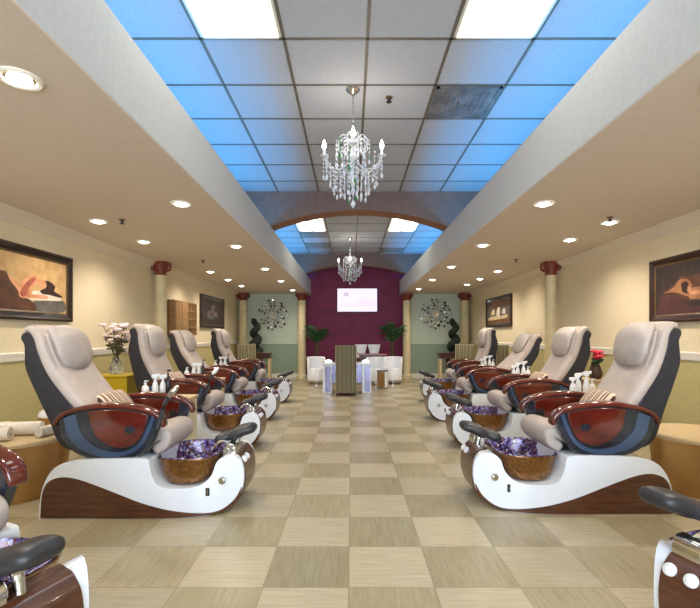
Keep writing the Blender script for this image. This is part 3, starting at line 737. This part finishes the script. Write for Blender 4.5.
vase(3.13, 5.7, .80, 'dark pot of bright red flowers on the tan stand', M['leaf'], M['red'], 12, .11, .34, .045)

# ================================================================ WALL ART
def wl(px, py, y0=3.75, y1=5.62, z0=1.524, z1=2.325, wx=3.56, fw=.097):
    y = wx*F/abs(HX-px); z = CH+(HY-py)*wx/abs(HX-px)
    return ((y-(y0+y1)/2)/((y1-y0)/2-fw), (z-(z0+z1)/2)/((z1-z0)/2-fw))
def pl(L): return [wl(a/6.075, 230+b/6.075) for a, b in L]
def pr_(L): return [wl(620+a/4.675, 200+b/4.675, 3.7, 5.51, 1.508, 2.265, 3.74, .087) for a, b in L]
def picture(nm, wallx, s, y0, y1, z0, z1, fw, label, fm, shapes, bg):
    """s=+1: hangs on the left wall facing +x"""
    t = thing(nm, label, 'picture', (wallx, (y0+y1)/2, (z0+z1)/2), group=None)
    hy, hz = (y1-y0)/2, (z1-z0)/2; d = s*.05
    bm = BM()
    prof = [(0,0),(.05,0),(.055,.02),(.035,fw*.55),(.028,fw)]
    rings = []
    for a, b in prof:
        rings.append([(s*a, (hy-b)*p, (hz-b)*q) for p, q in ((-1,-1),(1,-1),(1,1),(-1,1))])
    skin(bm, rings, cap=False); finish('frame', bm, fm, t, smooth=0)
    bm = BM(); rings = [[(s*a, (hy-b)*p, (hz-b)*q) for p, q in ((-1,-1),(1,-1),(1,1),(-1,1))] for a, b in ((.03,fw-.004),(.034,fw),(.026,fw+.018))]
    skin(bm, rings, cap=False); finish('inner_lip', bm, M['liner'], t, smooth=0)
    cy, cz = hy-fw-.012, hz-fw-.012
    bm = BM(); box(bm, min(0,s*.024), max(0,s*.024), -cy, cy, -cz, cz); cv = finish('canvas', bm, bg, t, smooth=0)
    for k, (m, pts) in enumerate(shapes):                # paint layers; u towards +y, v up, both -1..1
        P = smoothpath(pts + [pts[0]], 4)[:-1]; bm = BM()
        lo = s*.02; hi = s*(.0245+.0006*k)
        prism(bm, [(max(-1,min(1,p[0]))*cy, max(-1,min(1,p[1]))*cz) for p in P], lo, hi, 'yz'); finish('painted_shape', bm, m, cv, smooth=20)
    return t
pa = {k: noisy('paint_'+k, a, b, 9, .55, bump=.1) for k, a, b in (('ochre',(212,176,124),(188,148,96)),('skin',(196,124,82),(226,172,130)),('sheet',(232,222,204),(202,188,166)),('umber',(70,44,32),(104,66,46)),('hair',(44,26,22),(62,36,28)),
      ('rose',(176,96,78),(150,72,60)),('nightbg',(40,32,32),(62,48,44)),('bronze',(150,98,62),(186,132,92)),('wine',(88,50,48),(70,40,42)),('smoke',(110,104,98),(78,72,70)),('cream',(216,200,160),(190,168,124)),('brown',(120,82,50),(84,56,38)))}
picture('framed_painting', LX, 1, 3.75, 5.62, 1.524, 2.325, .085, 'large dark framed painting of a draped reclining sleeper on the left wall', M['frame'], [
    (pa['smoke'], pl([(150,500),(175,440),(260,430),(370,430),(375,500)])),
    (pa['umber'], [(-1,-1),(-1,.1),(-.6,.3)] + pl([(0,245),(30,258),(60,305),(100,375),(115,410),(170,425),(182,495)])),
    (pa['sheet'], pl([(150,415),(180,375),(235,370),(300,400),(355,415),(352,432),(250,428),(190,425)])),
    (pa['skin'], pl([(25,256),(65,292),(108,330),(130,302),(190,278),(222,292),(262,315),(268,345),(240,352),(208,328),(178,362),(185,390),(262,398),(275,418),(200,414),(112,408),(96,368),(52,312)])),
    (pa['rose'], pl([(104,385),(125,345),(160,305),(196,288),(200,302),(160,352),(150,390),(122,405)])),
    (pa['hair'], pl([(262,308),(290,314),(322,345),(316,372),(362,402),(355,412),(295,396),(245,388),(232,368),(268,348)]))], pa['ochre'])
picture('framed_painting', RX, -1, 3.7, 5.51, 1.508, 2.265, .075, 'large reddish framed dark painting with a bronze figure on the right wall', M['frame2'], [
    (pa['wine'], pr_([(190,500),(200,455),(260,440),(330,480),(374,495)]) + [(-1,-.7),(-1,-.95),(.9,-.95)]),
    (pa['umber'], pr_([(205,436),(262,395),(300,355),(374,345)]) + [(-1,.6),(-1,-.5)] + pr_([(374,470),(300,460)])),
    (pa['bronze'], pr_([(212,438),(262,408),(285,375),(325,368),(350,395),(374,405)]) + [(-1,.1),(-1,-.45)] + pr_([(374,462),(330,452),(285,436),(250,432)])),
    (pa['hair'], pr_([(300,425),(298,392),(318,380),(332,392),(322,420),(330,436),(312,434)])),
    (pa['skin'], pr_([(328,400),(345,412),(374,422)]) + [(-.9,0),(-.9,-.2)] + pr_([(374,440),(335,430)]))], pa['nightbg'])
picture('framed_picture', LX, 1, 10.45, 12.35, 1.54, 2.34, .07, 'dark framed near black picture with grey swirls on the far left wall', M['frame'], [
    (pa['smoke'], [(-.5,-.5),(-.1,-.6),(.2,-.3),(.5,-.4),(.4,.0),(.1,.1),(.2,.5),(-.1,.55),(-.2,.1),(-.5,.0)]),
    (pa['umber'], [(-.3,-.3),(.0,-.35),(.1,-.1),(-.1,0)])], pa['nightbg'])
picture('framed_picture', RX, -1, 10.3, 12.2, 1.56, 2.33, .085, 'dark framed cream and brown picture on the far right wall', M['frame'], [
    (pa['umber'], [(-.97,.3),(-.3,.4),(.3,.25),(.97,.45),(.97,.97),(-.97,.97)]),
    (pa['brown'], [(-.97,-.97),(.97,-.97),(.97,-.55),(.3,-.45),(-.4,-.5),(-.97,-.35)]),
    (pa['cream'], [(-.8,-.6),(.8,-.7),(.85,-.45),(.4,-.35),(-.2,-.4),(-.75,-.3)]),
    (pa['sheet'], [(-.15,-.4),(.1,-.4),(.12,.0),(.02,.35),(-.1,.4),(-.16,.1)]),
    (pa['cream'], [(.3,-.2),(.6,-.2),(.6,.1),(.45,.3),(.3,.15)]), (pa['sheet'], [(-.65,-.2),(-.4,-.2),(-.42,.15),(-.6,.2)]),
    (pa['smoke'], [(.5,.2),(.85,.15),(.85,.6),(.6,.65)])], pa['smoke'])

# wooden wall rack
t = thing('wall_rack', 'tan wooden wall rack with open square cubbies on the left wall', 'wall rack', (LX, 9.25, 1.35))
bm = BM(); box(bm, 0, .02, -.62, .62, 0, .70); box(bm, 0, .14, -.62, .1, 0, .70); finish('cabinet', bm, M['walltan'], t, bevel=.004)
bm = BM()
for y in (.1,.27,.44,.60): box(bm, .02, .14, y, y+.02, 0, .70)
for z in (0,.17,.34,.51,.68): box(bm, .02, .138, .1, .62, z, z+.02)
finish('cubby_grid', bm, M['walltan'], t)
bm = BM(); box(bm, .14, .152, -.6, -.27, .02, .68); box(bm, .14, .152, -.25, .08, .02, .68); finish('door', bm, M['walltan'], t, bevel=.004)

# sunburst mirrors
def sunburst(x, z, label):
    t = thing('sunburst_mirror', label, 'wall mirror', (x, Y1, z), group='sunburst mirrors on the sage walls')
    bm = BM(); skin(bm, [[(r*math.cos(2*PI*k/28), yy, r*math.sin(2*PI*k/28)) for k in range(28)] for r, yy in ((.10,0),(.10,-.03),(.085,-.035),(.078,-.028))], cap=False); finish('centre_ring', bm, M['bottlew'], t)
    bm = BM(); disc_y(bm, (0,-.024,0), .08, .01, 28); finish('centre_mirror', bm, M['mirror'], t)
    bm = BM()
    for k in range(18):
        a = 2*PI*k/18; r1 = .46 if k % 2 else .36
        tube(bm, [(.09*math.cos(a),-.012,.09*math.sin(a)),(r1*math.cos(a),-.012,r1*math.sin(a))], .005, 5)
    finish('spokes', bm, M['mirrord'], t)
    rr_ = random.Random(3)
    for ring, (rad, n, r) in enumerate(((.19,12,.026),(.28,16,.034),(.37,18,.04),(.46,20,.036))):
        for k in range(n):
            a = 2*PI*k/n + ring*.2; rad2 = rad + rr_.uniform(-.025,.025); r2 = r*rr_.uniform(.75,1.2)
            bm = BM(); c = (rad2*math.cos(a), -.018, rad2*math.sin(a)); disc_y(bm, c, r2, .014, 12); disc_y(bm, (c[0],-.028,c[2]), r2*.78, .008, 12)
            for f in bm.faces:
                if abs(f.calc_center_median().y+.032) < .002: f.material_index = 1
            finish('mirror_disc', bm, None, t, mats=[M['mirrord'], [M['mirror'], M['black'], M['bottlew']][(k*7+ring*3) % 3]])
    return t
s1 = sunburst(X(273,Y1), Z(315,Y1), 'sunburst mirror of small round mirrors on the left sage wall')
dup(s1, (X(436,Y1), Y1, Z(314,Y1)), 0, 'sunburst mirror of small round mirrors on the right sage wall')

# wall mounted TV
d = BY-.06
t = thing('wall_tv', 'white lit flat screen television on the burgundy wall', 'television', ((X(337.5,d)+X(377,d))/2, BY, (Z(288.6,d)+Z(311.5,d))/2))
hw, hh = (X(377,d)-X(337.5,d))/2, (Z(288.6,d)-Z(311.5,d))/2
bm = BM(); box(bm, -hw-.025, hw+.025, -.06, 0, -hh-.03, hh+.025); finish('housing', bm, M['black'], t, bevel=.006)
scr = mat('lit_screen', (228,214,232), .3, emit=.9)
bm = BM(); box(bm, -hw, hw, -.064, -.058, -hh, hh); sc_ = finish('screen', bm, scr, t, smooth=0)
lg = mat('screen_logo', (92,74,96), .3, emit=.12); lt = mat('screen_tint', (222,204,226), .3, emit=.85)
bm = BM(); disc_y(bm, (-hw*.56,-.0655,hh*.50), .062, .003, 24); finish('logo', bm, lg, sc_)
bm = BM(); disc_y(bm, (-hw*.56,-.0675,hh*.50), .034, .003, 20, .048); finish('logo_centre', bm, scr, sc_)
bm = BM(); P = smoothpath([(-hw*.9,-hh*.35),(-hw*.2,-hh*.25),(hw*.3,hh*.1),(hw*.9,-hh*.2),(hw*.9,-hh*.5),(-hw*.1,-hh*.6),(-hw*.9,-hh*.55),(-hw*.9,-hh*.35)],3)[:-1]; prism(bm, [tuple(p) for p in P], -.0655, -.063); finish('screen_graphic', bm, lt, sc_)
bm = BM()
for sx in (-1,1): box(bm, X(0,1)*0+sx*.3-.02, sx*.3+.02, -.012, 0, -hh-.14, -hh-.02)
bm.free()

# ================================================================ BACK OF THE ROOM
def frond(bm, base, a, L, lift, w=.05):
    pts = []; n = 7
    for k in range(n+1):
        f = k/n; pts.append(Vector((base[0]+math.cos(a)*L*f*(1-.12*f), base[1]+math.sin(a)*L*f*(1-.12*f), base[2]+lift*f-L*.75*f*f)))
    tube(bm, pts, .005, 4)
    for k in range(1, n+1):
        for s in (-1, 1):
            p = pts[k]; d = (pts[k]-pts[k-1]).normalized(); side = Vector((-math.sin(a)*s, math.cos(a)*s, -.3)).normalized()
            ln = w*3*(1-abs(k/n-.45)); tip = p + side*ln + d*ln*.8; q = p - d*.022
            v = [bm.verts.new(p+d*.012), bm.verts.new(p*.5+tip*.5+d*.018), bm.verts.new(tip), bm.verts.new(q*.5+tip*.5-d*.012), bm.verts.new(q)]
            bm.faces.new(v)
def palm(x, y, h, label, n=20, L=.42):
    t = thing('potted_palm', label, 'palm', (x,y,0), group='potted palms against the burgundy wall')
    bm = BM(); lathe(bm, [(.11,0),(.14,.03),(.17,.26),(.18,.28),(.17,.3),(.155,.29),(.15,.27)], 24); finish('pot', bm, M['pot'], t)
    bm = BM()
    for k in range(4):
        a = k*1.6; tube(bm, [(.03*math.cos(a),.03*math.sin(a),.25),(.05*math.cos(a),.05*math.sin(a),h*.5),(.02*math.cos(a),.02*math.sin(a),h*.72)], .014, 7)
    finish('stems', bm, M['stem'], t)
    for k in range(n):
        bm = BM(); frond(bm, (0,0,h*.68+.012*k), k*2.4, L*R.uniform(.8,1.15), L*R.uniform(.9,1.7), .07); finish('frond', bm, M['leaf'], t, smooth=0)
    return t
palm(X(317,13.35), 13.35, 1.55, 'potted green palm left of the desk before the burgundy wall')
palm(X(392,13.35), 13.35, 1.6, 'potted green palm right of the desk before the burgundy wall', 22, .46)
def topiary(x, y, label):
    t = thing('spiral_topiary', label, 'topiary', (x,y,0), group='spiral topiaries at the back corners')
    bm = BM(); lathe(bm, [(.1,0),(.13,.02),(.16,.3),(.15,.31)], 20); finish('pot', bm, M['pot'], t)
    bm = BM(); tube(bm, [(0,0,.28),(0,0,1.75)], .015, 8); finish('trunk', bm, M['stem'], t)
    bm = BM(); pts, rad = [], []
    for k in range(90):
        f = k/89; a = f*2*PI*3.6; r = .11*(1-f*.55); pts.append((r*math.cos(a), r*math.sin(a), .48+1.34*f)); rad.append((.165*(1-f*.5))*(1+R.uniform(-.06,.06)))
    tube(bm, pts, rad, 12); finish('spiral_foliage', bm, M['leafd'], t, smooth=60)
topiary(X(255.5,13.4), 13.4, 'dark spiral topiary in front of the left sage wall')
topiary(X(454,13.4), 13.4, 'dark spiral topiary in front of the right sage wall')

def striped_chair(x, y, rz, label):
    t = thing('striped_armless_chair', label, 'chair', (x,y,0), rz, group='striped high back chairs')
    # backrest towards -y (towards the camera when rz=0)
    bm = BM(); prism(bm, [(-.26,.30),(-.20,.30),(-.20,.55),(-.24,1.10),(-.26,1.13),(-.30,1.13),(-.31,1.10),(-.28,.55)], -.235, .235, 'yz'); finish('backrest', bm, M['stripe'], t, bevel=.015, seg=3)
    bm = BM(); box(bm, -.235, .235, -.22, .25, .36, .50); finish('seat', bm, M['stripe'], t, bevel=.03, seg=3)
    bm = BM(); box(bm, -.24, .24, -.27, .24, .07, .37); finish('skirt', bm, M['stripe'], t, bevel=.006)
    for sx in (-1,1):
        for yy in (-.23,.2): bm = BM(); lathe(bm, [(.015,0),(.022,.08)], 10, (sx*.2,yy,0)); finish('leg', bm, M['dtable'], t)
    return t
sc0 = striped_chair(X(346,10.0), 10.15, 0, 'striped high back chair with its back to the camera at the white manicure desk')
dup(sc0, (X(248,11.9), 11.9, 0), .1, 'striped chair beside the far left stand, behind the pedicure chairs')
dup(sc0, (X(463,11.5), 11.5, 0), -.1, 'striped chair beside the far right stand, behind the pedicure chairs')
dup(sc0, (3.42, 10.6, 0), 0, 'striped chair close to the right wall behind the farthest pedicure chair')

# white manicure desk
dk = 10.28
t = thing('manicure_desk', 'white manicure desk with two mirrored pedestals in the aisle centre', 'desk', (X(347,dk+.1), dk+.3, 0))
for s in (-1,1):
    bm = BM(); box(bm, s*.46-.11, s*.46+.11, -.16, .24, .0, .66); pd_ = finish('pedestal', bm, M['white'], t, bevel=.006)
    bm = BM(); box(bm, s*.46-.05, s*.46+.08, -.168, -.158, .03, .62); finish('mirrored_panel', bm, M['lav'], pd_, bevel=.002)
bm = BM(); box(bm, -.60, .60, -.2, .3, .66, .71); finish('desk_top', bm, M['white'], t, bevel=.012)
bm = BM(); box(bm, -.36, .36, .2, .22, .2, .66); finish('modesty_panel', bm, M['lav'], t)
for s, lab in ((-1,'glowing white dome lamp on the left end of the manicure desk'),(1,'glowing white dome lamp on the right end of the manicure desk')):
    bm = BM(); lathe(bm, [(.08,0),(.09,.015),(.08,.04),(.05,.06),(.01,.07)], 20); tag(finish('desk_lamp', bm, M['sconce'], loc=(X(347,dk+.1)+s*.44, dk+.28, .71), smooth=60), lab, 'lamp', 'dome lamps on the manicure desk')

def tub_chair(x, y, rz, label, h=.76, w=.27):
    t = thing('white_tub_chair', label, 'armchair', (x,y,0), rz, group='white tub armchairs')
    n = 24; bm = BM()                                      # curved wrap-around back
    rings = []
    for k in range(n+1):
        a = PI*(-.12) + PI*1.24*k/n; c, s = math.cos(a), math.sin(a); hb = h if .15 < k/n < .85 else h-.12*(1-min(k/n,1-k/n)/.15)
        rings.append([(c*w, s*w, .12),(c*w*1.05, s*w*1.05, hb-.02),(c*w*.98, s*w*.98, hb),(c*w*.86, s*w*.86, hb-.02),(c*w*.8, s*w*.8, .12)])
    skin(bm, rings); finish('backrest', bm, M['bottlew'], t, smooth=50)
    bm = BM(); lathe(bm, [(w*.78,.12),(w*.84,.16),(w*.84,.40),(w*.74,.45),(.02,.46)], 24, (0,-.03,0)); finish('seat', bm, M['bottlew'], t, smooth=50)
    bm = BM(); lathe(bm, [(w*.85,0),(w*.85,.02),(.05,.04),(.05,.13)], 24); finish('base', bm, M['chrome'], t)
    return t
tc0 = tub_chair(X(316.5,12.25), 12.25, .3, 'white tub armchair at the left of the manicure desk below the palm', .76, .25)
dup(tc0, (X(393,12.3), 12.3, 0), -.3, 'white tub armchair at the far right below the palm fronds')
dup(tc0, (X(375.5,12.1), 12.05, 0), 0, 'white tub armchair behind the metal waste bin')
# tall white stools behind the reception desk
def stool(x, y, label):
    t = thing('white_bar_stool', label, 'stool', (x,y,0), group='white stools behind the dark table')
    bm = BM(); rings = []
    for k in range(19):
        a = PI*1.05+PI*.9*k/18; c, s = math.cos(a), math.sin(a); fl = .02*math.cos((k/18-.5)*PI)
        rings.append([(c*.15, -s*.13, .72),(c*.13, -s*.12, .84),(c*(.19+fl), -s*.16, 1.08),(c*(.17+fl), -s*.14, 1.08),(c*.11, -s*.1, .84),(c*.13, -s*.11, .72)])
    skin(bm, rings); finish('backrest', bm, M['bottlew'], t, smooth=50)
    bm = BM(); lathe(bm, [(.15,.68),(.17,.70),(.17,.74),(.14,.76)], 22); finish('seat', bm, M['bottlew'], t)
    bm = BM(); lathe(bm, [(.19,0),(.19,.015),(.03,.03),(.025,.68)], 20); finish('pedestal', bm, M['chrome'], t)
stool(X(361,13.0), 13.1, 'white bar stool showing just right of the striped chair back'); stool(X(374.3,13.0), 13.1, 'white bar stool with flared back above the dark table, nearer the right palm')
t = thing('dark_console_table', 'dark table with red brown top behind the manicure desk', 'table', (X(372,12.6), 12.62, 0))
bm = BM(); box(bm, -.42, .42, -.18, .18, .80, .835); finish('table_top', bm, M['rtable'], t, bevel=.005)
bm = BM(); box(bm, -.36, .36, -.14, .14, .58, .80); finish('apron', bm, M['dtable'], t, bevel=.004)
for sx in (-1,1):
    for sy in (-1,1): bm = BM(); box(bm, sx*.34-.025, sx*.34+.025, sy*.12-.025, sy*.12+.025, 0, .58); finish('leg', bm, M['dtable'], t)
# plant on a pedestal behind the striped chair
t = thing('leafy_plant', 'small grey green leafy plant behind the striped desk chair', 'plant', (X(352,13.5), 13.6, 0))
bm = BM(); lathe(bm, [(.12,0),(.14,.02),(.12,.7),(.15,.82),(.16,.84),(.14,.84)], 20); finish('pot', bm, M['pot'], t)
for k in range(16):
    bm = BM(); frond(bm, (0,0,.84), k*2.4, R.uniform(.2,.3), R.uniform(.25,.42), .035); finish('frond', bm, M['leaf'], t, smooth=0)
# waste bin
t = thing('waste_bin', 'square bin with white side and brass front right of the manicure desk', 'bin', (X(382.5,11.4), 11.4, 0), -.4)
bm = BM(); box(bm, -.115, .115, -.115, .115, .02, .43); finish('body', bm, M['white'], t, bevel=.008)
bm = BM(); box(bm, -.10, .10, -.123, -.113, .03, .42); finish('brass_front', bm, M['gold'], t)
bm = BM(); box(bm, -.12, .12, -.12, .12, .43, .455); finish('lid', bm, M['black'], t, bevel=.006)
bm = BM(); box(bm, -.11, .11, -.11, .11, 0, .02); finish('foot', bm, M['black'], t)
# pedestal stands at the back corners
def stand(x, y, w, h, label, m):
    t = thing('manicure_stand', label, 'stand', (x,y,0), group='tall stands at the back corners')
    bm = BM(); box(bm, -w, w, -.2, .2, h-.03, h); finish('table_top', bm, M['dtable'], t, bevel=.005)
    bm = BM(); box(bm, -w+.03, w-.03, -.17, .17, h-.16, h-.03); dr = finish('drawer_box', bm, M['dtable'], t, bevel=.004)
    for sx in (-1,1): bm = BM(); box(bm, sx*(w-.05)-.03, sx*(w-.05)+.03, -.15, .15, 0, h-.16); finish('leg', bm, M['goldtop'], t, bevel=.004)
stand(X(264,12.6), 12.6, .22, .86, 'dark topped stand with pale legs before the left sage wall', None)
stand(X(446,12.6), 12.6, .23, .86, 'dark topped stand with pale legs before the right sage wall', None)

# ================================================================ LIGHTS
def area(nm, loc, rot, sx, sy, e, col):
    l = bpy.data.lights.new(nm, 'AREA'); l.shape = 'RECTANGLE'; l.size = sx; l.size_y = sy; l.energy = e; l.color = col
    o = bpy.data.objects.new(nm, l); C.objects.link(o); o.location = loc; o.rotation_euler = rot; return o
# blue LED coves
for s, e in ((-1, LL), (1, RL)):
    for ya, yb in ((Y0+.2, 7.4), (8.0, 13.2), (13.75, 14.6)):
        area('cove_led', (e+s*.30, (ya+yb)/2, 2.97), (PI, 0, 0), .08, yb-ya, 6.8*(yb-ya), (.06,.43,.95))
# daylight through the shop window behind the camera
area('daylight', ((WX0+WX1)/2, Y0-.35, (WZ0+WZ1)/2), (PI/2, 0, 0), WX1-WX0, WZ1-WZ0, 430, (.74,.86,1))
w = bpy.data.worlds.new('World'); bpy.context.scene.world = w; w.use_nodes = True
w.node_tree.nodes['Background'].inputs[0].default_value = (.75,.85,1,1); w.node_tree.nodes['Background'].inputs[1].default_value = 1.0

# ================================================================ CAMERA
cam = bpy.data.cameras.new('camera'); co = bpy.data.objects.new('camera', cam); C.objects.link(co)
co.location = (0, 0, CH); co.rotation_euler = (PI/2, 0, 0)
cam.sensor_width = 36; cam.lens = F/700*36; cam.shift_x = -1/700; cam.shift_y = 31/700; cam.clip_start = .05
sc = bpy.context.scene; sc.camera = co
vs = sc.view_settings; vs.view_transform = 'Standard'; vs.look = 'None'; vs.gamma = 1; vs.use_curve_mapping = False; vs.exposure = 0.17
